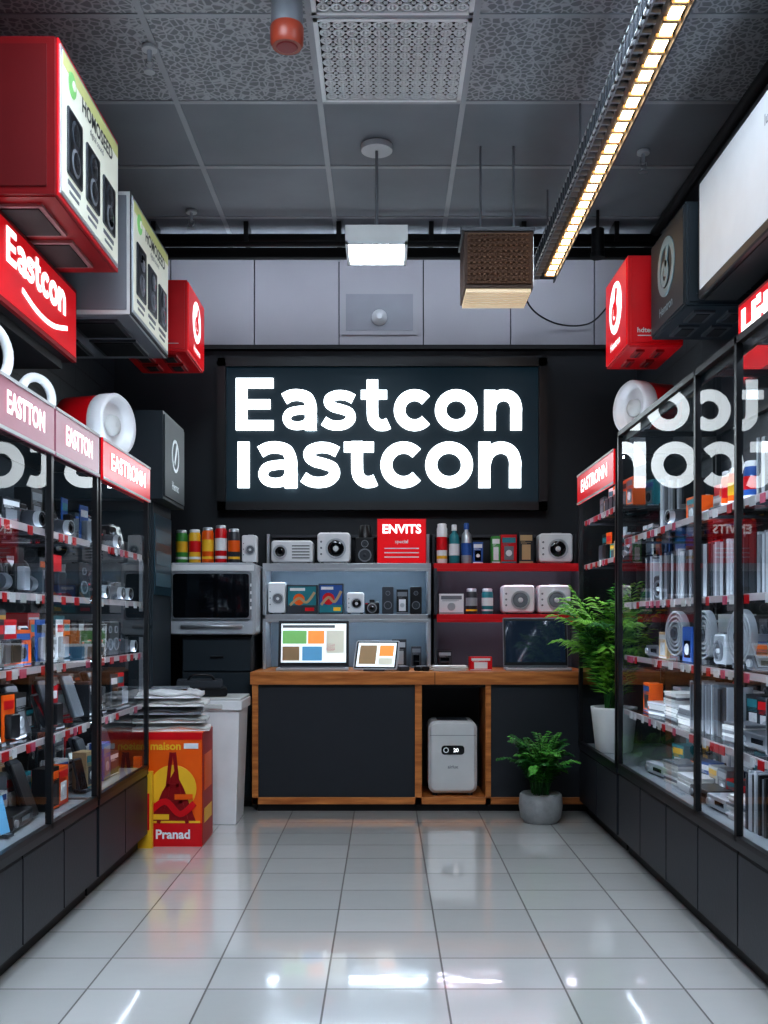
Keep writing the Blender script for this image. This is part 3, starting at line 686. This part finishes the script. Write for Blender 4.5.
mb = MB('base_cabinet'); mb.box(-1.35, -.89, 6.66, WB, .05, 1.138, charcoal); mb.box(-1.34, -.9, 6.7, WB, 0, .05, matte)
mb.M = fr(-1.35, 6.66, 0, 0); mb.box(.006, .454, .08, .9, 0, .015, slate); mb.box(.006, .454, .91, 1.12, 0, .015, slate); mb.box(.19, .28, 1.0, 1.012, .015, .03, black); mb.done(.003)
mb = MB('microwave_oven'); mb.M = fr(-1.14, 6.6, 1.14, 0); mb.rbox(-.29, .285, .012, .49, -.48, 0, .03, silverL)
mb.box(-.275, .275, .435, .475, 0, .006, white); mb.rbox(-.27, .26, .11, .43, 0, .018, .02, mgrey); mb.rbox(-.255, .245, .125, .415, .018, .022, .02, screen_off); mb.box(-.27, .27, .02, .10, 0, .012, silverL)
mb.tube([(-.2,.07,.03),(.2,.07,.03)], .01, silver); 
for x in (-.2, .2): mb.cyl((x,.07,.01), .008, .02, silver, 'z')
for k in range(4): mb.box(.252, .262, .18+.05*k, .2+.05*k, .018, .021, white)
for x in (-.25, .23): mb.box(x, x+.03, 0, .015, -.45, -.02, black)
mb.done()
mb = MB('row_of_spray_cans')
cols = [(green, yellow), (yellow, red), (orange, yellow), (red, white), (dgrey, orange)]
for i, (a, b) in enumerate(cols):
    mb.M = fr(-1.37+.088*i, 6.74, 1.632); p_can(mb, .04, R.uniform(.2,.25), a, b)
mb.M = fr(-.915, 6.74, 1.632); p_device(mb, .1, .19, .08); mb.done()

# ------------------------------------------------------------------ counter
mb = MB('service_counter'); y0, y1 = 6.51, WB; T0, T1 = .83, .912; xa, xb = -.866, WR
mb.box(xa-.01, xb, y0-.015, y1, T0, T1, wood); mb.box(xa+1.188, xa+1.192, y0-.017, y0-.014, T0, T1, matte)
mb.box(xa, xa+.04, y0, y0+.05, .05, T0, wood); mb.box(.195, .24, y0, y0+.55, .05, T0, wood); mb.box(.655, .69, y0, y0+.55, .05, T0, wood)
mb.box(xa, xb, y0, y0+.55, .05, .095, wood)
mb.box(xa+.04, .195, y0+.012, y0+.03, .095, T0, charcoal); mb.box(.69, xb, y0+.012, y0+.03, .095, T0, charcoal); mb.box(.24, .655, y0+.45, y0+.48, .095, T0, slate)
mb.box(xa+.01, xa+.03, y0+.05, y1, .05, T0, slate); mb.box(.24, .655, y0+.02, y0+.45, T0-.02, T0, matte)
mb.box(xa+.03, xb, y0+.04, y1, 0, .05, matte)
mb.done(.003)
mb = MB('air_purifier'); mb.M = fr(.445, 6.56, .097); mb.rbox(-.16, .16, .015, .49, -.3, 0, .05, ivory, 6); mb.box(-.15, .15, .395, .398, 0, .002, mgrey)
mb.rbox(-.075, .075, .27, .33, 0, .006, .02, screen_off); mb.ring(-.045, .30, .018, .012, .006, .008, white); mb.text('20', .02, .288, .035, whitelit, .008)
mb.text('airlux', 0, .18, .03, mgrey, .002); mb.box(-.1, .1, .488, .494, -.25, -.05, dgrey)
for k in range(6): mb.box(.161, .163, .1+.05*k, .115+.05*k, -.26, -.06, dgrey)
for x in (-.13, .1): mb.box(x, x+.03, 0, .02, -.28, -.02, black)
mb.done()

# back shelving
def shelving(name, x0, x1, m, led, bk):
    mb = MB(name); y0, y1 = 6.86, WB
    for z in (1.255, 1.605):
        mb.box(x0, x1, y0, y1, z, z+.035, m)
        mb.box(x0+.02, x1-.02, y0, y0+.008, z-.02, z, m); mb.box(x0+.03, x1-.03, y0+.07, y0+.085, z-.008, z, led)
    mb.box(x0, x1, y1-.015, y1, .914, 1.605, bk)
    for x in (x0, x1-.022): mb.box(x, x+.022, y0, y1, .914, 1.605, m if m is silver else dgrey); mb.box(x, x+.022, y1-.1, y1, 1.605, 1.86, m if m is silver else dgrey)
    mb.box(x0, x1, y1-.03, y1-.015, 1.84, 1.86, dgrey)
    mb.done(.002)
shelving('silver_shelving_unit', -.84, .315, silver, ledshelf, mat('shelf_back', (112,126,138), .5))
shelving('red_shelving_unit', .335, 1.36, red, mat('led_shelf_dim', (225,235,255), .3, es=18), mat('shelf_back_dark', (62,62,72), .5))

def item(name, x, z, fn, y=6.93, yaw=0):
    mb = MB(name); mb.M = fr(x, y, z, yaw); fn(mb); return mb.done()
S1, S2, CT = 1.642, 1.292, .914
item('white_projector', -.645, S1, lambda m: p_projector(m, .29, .16, .2))
item('white_compact_speaker', -.355, S1, lambda m: p_device(m, .23, .215, .17))
item('coffee_grinder', -.14, S1, lambda m: (p_speaker(m, .13, .18, .12), m.rev([(.05,.18),(.04,.26),(.03,.27)], black, 'y', (0,0,-.06))))
def promo(m):
    m.box(-.17, .17, 0, .31, -.02, 0, red); m.box(-.165, .165, .005, .305, 0, .003, redlit); m.text('ENVITS', 0, .21, .085, whitelit, .005, .03); m.text('special', 0, .14, .035, white, .005)
    for k in range(3): m.box(-.12, .12, .1-.03*k, .108-.03*k, .003, .005, white)
    m.box(-.1, .1, 0, .01, -.08, .0, dred)
item('red_promotional_sign', .115, S1, promo)
mb = MB('row_of_drink_bottles')
for i, (a, b) in enumerate([(white, red), (teal, white), (silver, blue)]):
    mb.M = fr(.395+.085*i, 6.94, S1); (p_bottle if i else p_can)(mb, .037, .26+.01*i, a, b)
mb.done()
mb = MB('boxed_gadgets')
for x, w, h, c, c2 in ((.645,.07,.15,blue,white),(.86,.11,.2,red,teal),(.98,.1,.22,charcoal,beige),(.77,.06,.19,green,white)):
    mb.M = fr(x, 6.94, S1); p_box(mb, w, h, .1, c, c2)
mb.done()
item('white_compact_speaker', 1.185, S1, lambda m: p_device(m, .235, .21, .15))
item('white_portable_radio', -.75, S2, lambda m: p_device(m, .12, .22, .08))
def pic(m, w, h, cs, hue):
    m.box(-w/2, w/2, 0, h, -.1, 0, dgrey); m.box(-w*.46, w*.46, h*.05, h*.95, 0, .002, hue)
    m.box(-w*.46, w*.46, h*.05, h*.3, .002, .003, cs[0]); m.rev([(h*.2,0),(h*.19,.001)], cs[1], 'z', (-w*.1, h*.5, .002), seg=20); m.stroke(catmull([(-w*.4,h*.3),(-w*.1,h*.55),(w*.15,h*.4),(w*.42,h*.75)], 5), h*.09, .003, .0035, cs[2])
    m.box(w*.1, w*.4, h*.1, h*.22, .003, .004, cs[3]); m.box(-w*.4, w*.1, h*.8, h*.9, .003, .004, white)
item('illustrated_software_box', -.575, S2, lambda m: pic(m, .21, .2, (dgrey, orange, beige, red), teal))
item('illustrated_software_box', -.375, S2, lambda m: pic(m, .17, .21, (teal, red, beige, yellow), blue))
item('white_portable_radio', -.205, S2, lambda m: p_device(m, .12, .15, .08))
mb = MB('small_dark_gadgets')
for x, k in ((-.09,'c'),(.02,'s'),(.12,'b'),(.215,'s')):
    mb.M = fr(x, 6.95, S2)
    if k == 'c': p_camera(mb, .1, .1)
    elif k == 's': p_speaker(mb, .08, .19, .08, dgrey if x < .1 else black)
    else: p_box(mb, .08, .17, .08, black, mgrey)
mb.done()
item('boxed_camera', .46, S2, lambda m: p_box(m, .17, .14, .1, white, mgrey))
mb = MB('cosmetic_bottles')
for i, (a, b) in enumerate([(dgrey, silver), (teal, white)]): mb.M = fr(.6+.11*i, 6.94, S2); p_can(mb, .04, .16, a, b)
mb.done()
item('white_compact_speaker', .925, S2, lambda m: p_device(m, .225, .2, .15)); item('white_compact_speaker', 1.175, S2, lambda m: p_device(m, .225, .2, .15))
mb = MB('small_dark_gadgets')
for x, w, h in ((-.05,.12,.17),(.1,.1,.2),(.22,.07,.15),(.42,.1,.12)): mb.M = fr(x, 7.02, CT); p_box(mb, w, h, .08, pk(black, dgrey, charcoal), pk(mgrey, silver))
mb.done()

# laptops
def laptop(name, x, y, w, h, content, yaw=0):
    mb = MB(name); mb.M = fr(x, y, CT, yaw); d = w*.3
    mb.rbox(-w/2, w/2, .0, .018, -d, 0, .006, silverL); mb.box(-w*.45, w*.45, .018, .02, -d*.9, -d*.35, black)
    for r_ in range(4):
        for c_ in range(12): mb.box(-w*.44+w*.073*c_, -w*.44+w*.073*c_+w*.06, .02, .0225, -d*.88+r_*d*.13, -d*.88+r_*d*.13+d*.1, dgrey)
    M0 = mb.M.copy(); mb.M = M0 @ Matrix.Translation((0, .016, -d)) @ Matrix.Rotation(-math.radians(8), 4, 'X')
    mb.rbox(-w/2, w/2, 0, h, -.012, 0, .01, dgrey if content else mgrey); mb.box(-w*.485, w*.485, h*.04, h*.97, 0, .002, black); mb.box(-w*.46, w*.46, h*.10, h*.93, .002, .003, screenlit if content else screen_idle)
    if content:
        for a, b, c, dd, m in ((-.44,.3,.84,.9,mgrey),(-.44,-.1,.5,.78,greenlit),(-.08,.15,.5,.78,orangelit),(.18,.43,.3,.78,posterlit),(-.44,-.2,.14,.44,beige),(-.16,.12,.14,.44,bluelit),(.18,.3,.35,.5,pink)):
            mb.box(w*a, w*b, h*c, h*dd, .003, .004, m)
    return mb.done()
laptop('silver_laptop', -.485, 6.63, .48, .32, True)
laptop('dark_laptop', 1.02, 6.63, .44, .34, False)
mb = MB('tablet_on_stand'); mb.M = fr(-.07, 6.60, CT, -12) @ Matrix.Rotation(-math.radians(30), 4, 'X'); mb.rbox(-.15, .15, .01, .23, -.012, 0, .015, silverL); mb.box(-.14, .14, .02, .22, 0, .001, black); mb.box(-.13, .13, .03, .21, .001, .002, screenlit)
mb.box(-.115, .0, .05, .19, .002, .003, beige); mb.box(.02, .115, .11, .19, .002, .003, orangelit); mb.box(.02, .115, .045, .095, .002, .003, posterlit); mb.M = fr(-.07, 6.60, CT, -12); mb.box(-.06, .06, 0, .1, -.12, -.1, dgrey); mb.box(-.07, .07, 0, .01, -.14, .02, dgrey); mb.done()
mb = MB('handheld_gadgets')
for x, w, yaw in ((.13,.07,20),(.21,.05,-30),(.27,.05,10)):
    mb.M = fr(x, 6.6, CT, yaw); mb.rbox(-w/2, w/2, 0, .03, -.1, 0, .01, pk(black, dgrey)); mb.box(-w*.4, w*.4, .03, .032, -.09, -.02, silver)
mb.done()
mb = MB('paper_documents'); mb.M = fr(.43, 6.60, CT, 4); p_stack(mb, .22, .03, .16, (paper, white), .006); mb.done()
mb = MB('red_product_box'); mb.M = fr(.64, 6.68, CT, 0); p_box(mb, .15, .09, .09, red, white); mb.done()

# ------------------------------------------------------------------ floor items left
mb = MB('orange_product_carton'); cx0, cx1 = -1.33, -1.01; mb.box(cx0, cx1, 5.52, 5.85, 0, .63, orange)
mb.M = fr(cx0, 5.52, 0, 0)
mb.box(.0, .32, .0, .13, 0, .003, red); mb.box(.0, .32, .59, .63, 0, .003, red); mb.text('Pranad', .16, .045, .07, white, .005, .03)
mb.rev([(.13,0),(.128,.001)], yellow, 'z', (.16,.32,.0025), seg=32)
mb.add([(.03,.13,.004),(.29,.13,.004),(.22,.32,.004),(.17,.42,.004),(.10,.3,.004)], [(0,1,2,3,4)], dred)
for s_ in (-1, 1): mb.stroke([(.16+s_*.08,.13),(.16+s_*.035,.28),(.16+s_*.008,.52)], .02, .005, .008, dred)
for hh, ww in ((.24,.055),(.33,.035)): mb.box(.16-ww, .16+ww, hh, hh+.016, .005, .008, dred)
mb.stroke(catmull([(.04,.20,0),(.12,.25,0),(.2,.18,0),(.28,.24,0)], 6), .035, .008, .009, red); mb.box(.05, .14, .15, .18, .009, .010, yellow); mb.box(.17, .27, .26, .29, .009, .010, orange)
mb.text('maison', .12, .535, .06, yellow, .005, .03); mb.box(.22, .30, .54, .57, .003, .005, white); mb.box(.01, .31, .13, .142, .003, .006, yellow)
mb.M = fr(cx1, 5.52, 0, 90); mb.box(.005, .325, .005, .625, 0, .003, mat('carton_side_red', (170,30,24), .45)); mb.box(.05, .28, .3, .5, .003, .005, orange); mb.box(.05, .28, .12, .2, .003, .005, yellow); mb.done(.003)
mb = MB('yellow_flat_carton'); mb.box(-1.38, -1.34, 5.48, 5.515, 0, .5, orange); mb.box(-1.36, -1.275, 5.475, 5.505, 0, .42, yellow); mb.box(-1.345, -1.29, 5.472, 5.475, .1, .3, red); mb.done()
mb = MB('stack_of_shopping_bags')
z = .632
for i in range(5):
    t = .046; a = R.uniform(-8, 8); w, d = .42-.015*i, .28; mb.M = fr(-1.21+R.uniform(-.025,.025), 5.53, z, a) @ Matrix.Translation((0,0,-.155))
    n = 8; vs = []; fs = []
    for yy in (0, 1):
        for u in range(n+1):
            for v in range(n+1):
                x = -w/2+w*u/n; zz = -d/2+d*v/n; e = min(u, n-u, v, n-v)/n; hh = t*min(1, .35+2.2*e)+.008*math.sin(u*1.3+v+i)
                vs.append((x, hh if yy else 0, zz))
    for u in range(n):
        for v in range(n):
            k = u*(n+1)+v; q = (n+1)**2
            fs.append((k, k+1, k+n+2, k+n+1)); fs.append((q+k, q+k+n+1, q+k+n+2, q+k+1))
    for u in range(n):
        q = (n+1)**2
        for a_, b_ in ((u*(n+1), (u+1)*(n+1)), (u*(n+1)+n, (u+1)*(n+1)+n), (u, u+1), (n*(n+1)+u, n*(n+1)+u+1)): fs.append((a_, b_, q+b_, q+a_))
    mb.add(vs, fs, (paper, offwhite, mgrey, paper, white)[i], True)
    mb.box(-.1, .1, t*1.02, t*1.03+.008, -.06, .06, (mgrey, paper, white, dgrey, mgrey)[i]); z += t
mb.done()
mb = MB('white_storage_bin'); x0, x1, y0, y1 = -1.25, -.885, 6.08, 6.46
def taper(mb, x0, x1, y0, y1, z0, z1, e, m):
    mb.add([(x0+e,y0+e,z0),(x1-e,y0+e,z0),(x1-e,y1-e,z0),(x0+e,y1-e,z0),(x0,y0,z1),(x1,y0,z1),(x1,y1,z1),(x0,y1,z1)], [(0,3,2,1),(4,5,6,7),(0,1,5,4),(1,2,6,5),(2,3,7,6),(3,0,4,7)], m)
taper(mb, x0, x1, y0, y1, 0, .70, .025, white); mb.box(x0-.015, x1+.015, y0-.015, y1+.015, .70, .76, white); taper(mb, x0-.01, x1+.01, y0-.01, y1+.01, .76, .775, -.0, offwhite)
mb.box(x0+.1, x1-.1, y0-.025, y0-.015, .71, .74, offwhite); mb.done(.008)
mb = MB('folded_black_bag'); mb.M = fr(-1.14, 6.2, .778, 10); mb.rbox(-.18, .16, 0, .05, -.2, .04, .015, black); mb.rbox(-.15, .13, .05, .10, -.18, .02, .01, dgrey); mb.tube(catmull([(-.08,.10,0),(-.05,.13,.03),(.05,.13,.03),(.08,.10,0)], 5), .008, black); mb.done()

# ------------------------------------------------------------------ plants
def plant(name, x, y, z, prof, pm, soil_r, soil_z, nf, L, e0, bend, ll, lw, step, mats, start=.15, xmax=9):
    mb = MB(name); mb.M = Matrix.Translation((x,y,z)); mb.rev(prof, pm, 'z', seg=36); mb.rev([(soil_r,soil_z-.01),(soil_r*.5,soil_z+.005),(.005,soil_z+.008)], soil, 'z', seg=24)
    f = 0; tries = 0
    while f < nf and tries < nf*6:
        tries += 1
        az = R.uniform(0, 2*math.pi); el = math.radians(R.uniform(*e0)); LL = L*R.uniform(.55,1.05); p = Vector((R.uniform(-.05,.05), R.uniform(-.05,.05), soil_z)); n = int(LL/step); pts = [p.copy()]
        bd = math.radians(R.uniform(*bend))/n; mt = R.choice(mats); segs = []
        for i in range(n):
            e = el-bd*i*(i/n)*1.3; d = Vector((math.cos(e)*math.cos(az), math.cos(e)*math.sin(az), math.sin(e))); p = p+d*step; pts.append(p.copy()); segs.append((p.copy(), d, i/n))
        if max(q.x for q in pts)+x > xmax: continue
        f += 1
        for p, d, t in segs:
            if t > start:
                side = Vector((-math.sin(az), math.cos(az), 0)); sz = ll*(1-abs(t-.45)*1.1)*R.uniform(.8,1.15)
                for s_ in (-1, 1):
                    dd = (side*s_*.75+d*.75+Vector((0,0,R.uniform(-.35,.1)))).normalized(); wv = dd.cross(Vector((0,0,1))).normalized()*lw*.5; up = Vector((0,0,.004))
                    b = p; tip = b+dd*sz+Vector((0,0,-sz*.25)); mid = b+dd*sz*.45
                    mb.add([tuple(b), tuple(mid+wv-up), tuple(tip), tuple(mid-wv-up), tuple(mid+up)], [(0,1,4),(1,2,4),(2,3,4),(3,0,4)], mt)
        mb.tube([tuple(q) for q in pts[::2]], .003, leafC, 5)
    return mb.done()
plant('potted_palm', 1.385, 6.05, .456, [(.10,0),(.11,.01),(.137,.25),(.14,.27),(.127,.27),(.12,.235)], potw, .12, .24, 84, .80, (74,90), (15,78), .17, .020, .024, [leafA, leafA, leafA, leafB, leafC], .15, 1.66)
plant('potted_fern', .965, 6.20, 0, [(.10,0),(.125,.03),(.135,.10),(.13,.17),(.12,.18),(.11,.17)], concrete, .11, .16, 60, .45, (68,90), (20,90), .06, .034, .02, [leafB, leafC, leafC, leafB], .2, 1.2)

# ------------------------------------------------------------------ world, camera
w = bpy.data.worlds.new('World'); scn.world = w; w.use_nodes = True
w.node_tree.nodes['Background'].inputs[0].default_value = (.05,.06,.08,1); w.node_tree.nodes['Background'].inputs[1].default_value = .3
cd = bpy.data.cameras.new('camera'); cam = bpy.data.objects.new('camera', cd); scn.collection.objects.link(cam)
cam.location = (0, 0, 1.25); cam.rotation_euler = (math.pi/2, 0, 0); cd.sensor_width = 36; cd.sensor_fit = 'AUTO'; cd.lens = 35.16; cd.shift_y = 108/1024; cd.shift_x = -.001; cd.clip_start = .05
scn.camera = cam
scn.view_settings.view_transform = 'Standard'
try: scn.view_settings.look = 'Medium High Contrast'
except Exception: scn.view_settings.look = 'None'
scn.view_settings.exposure = .1
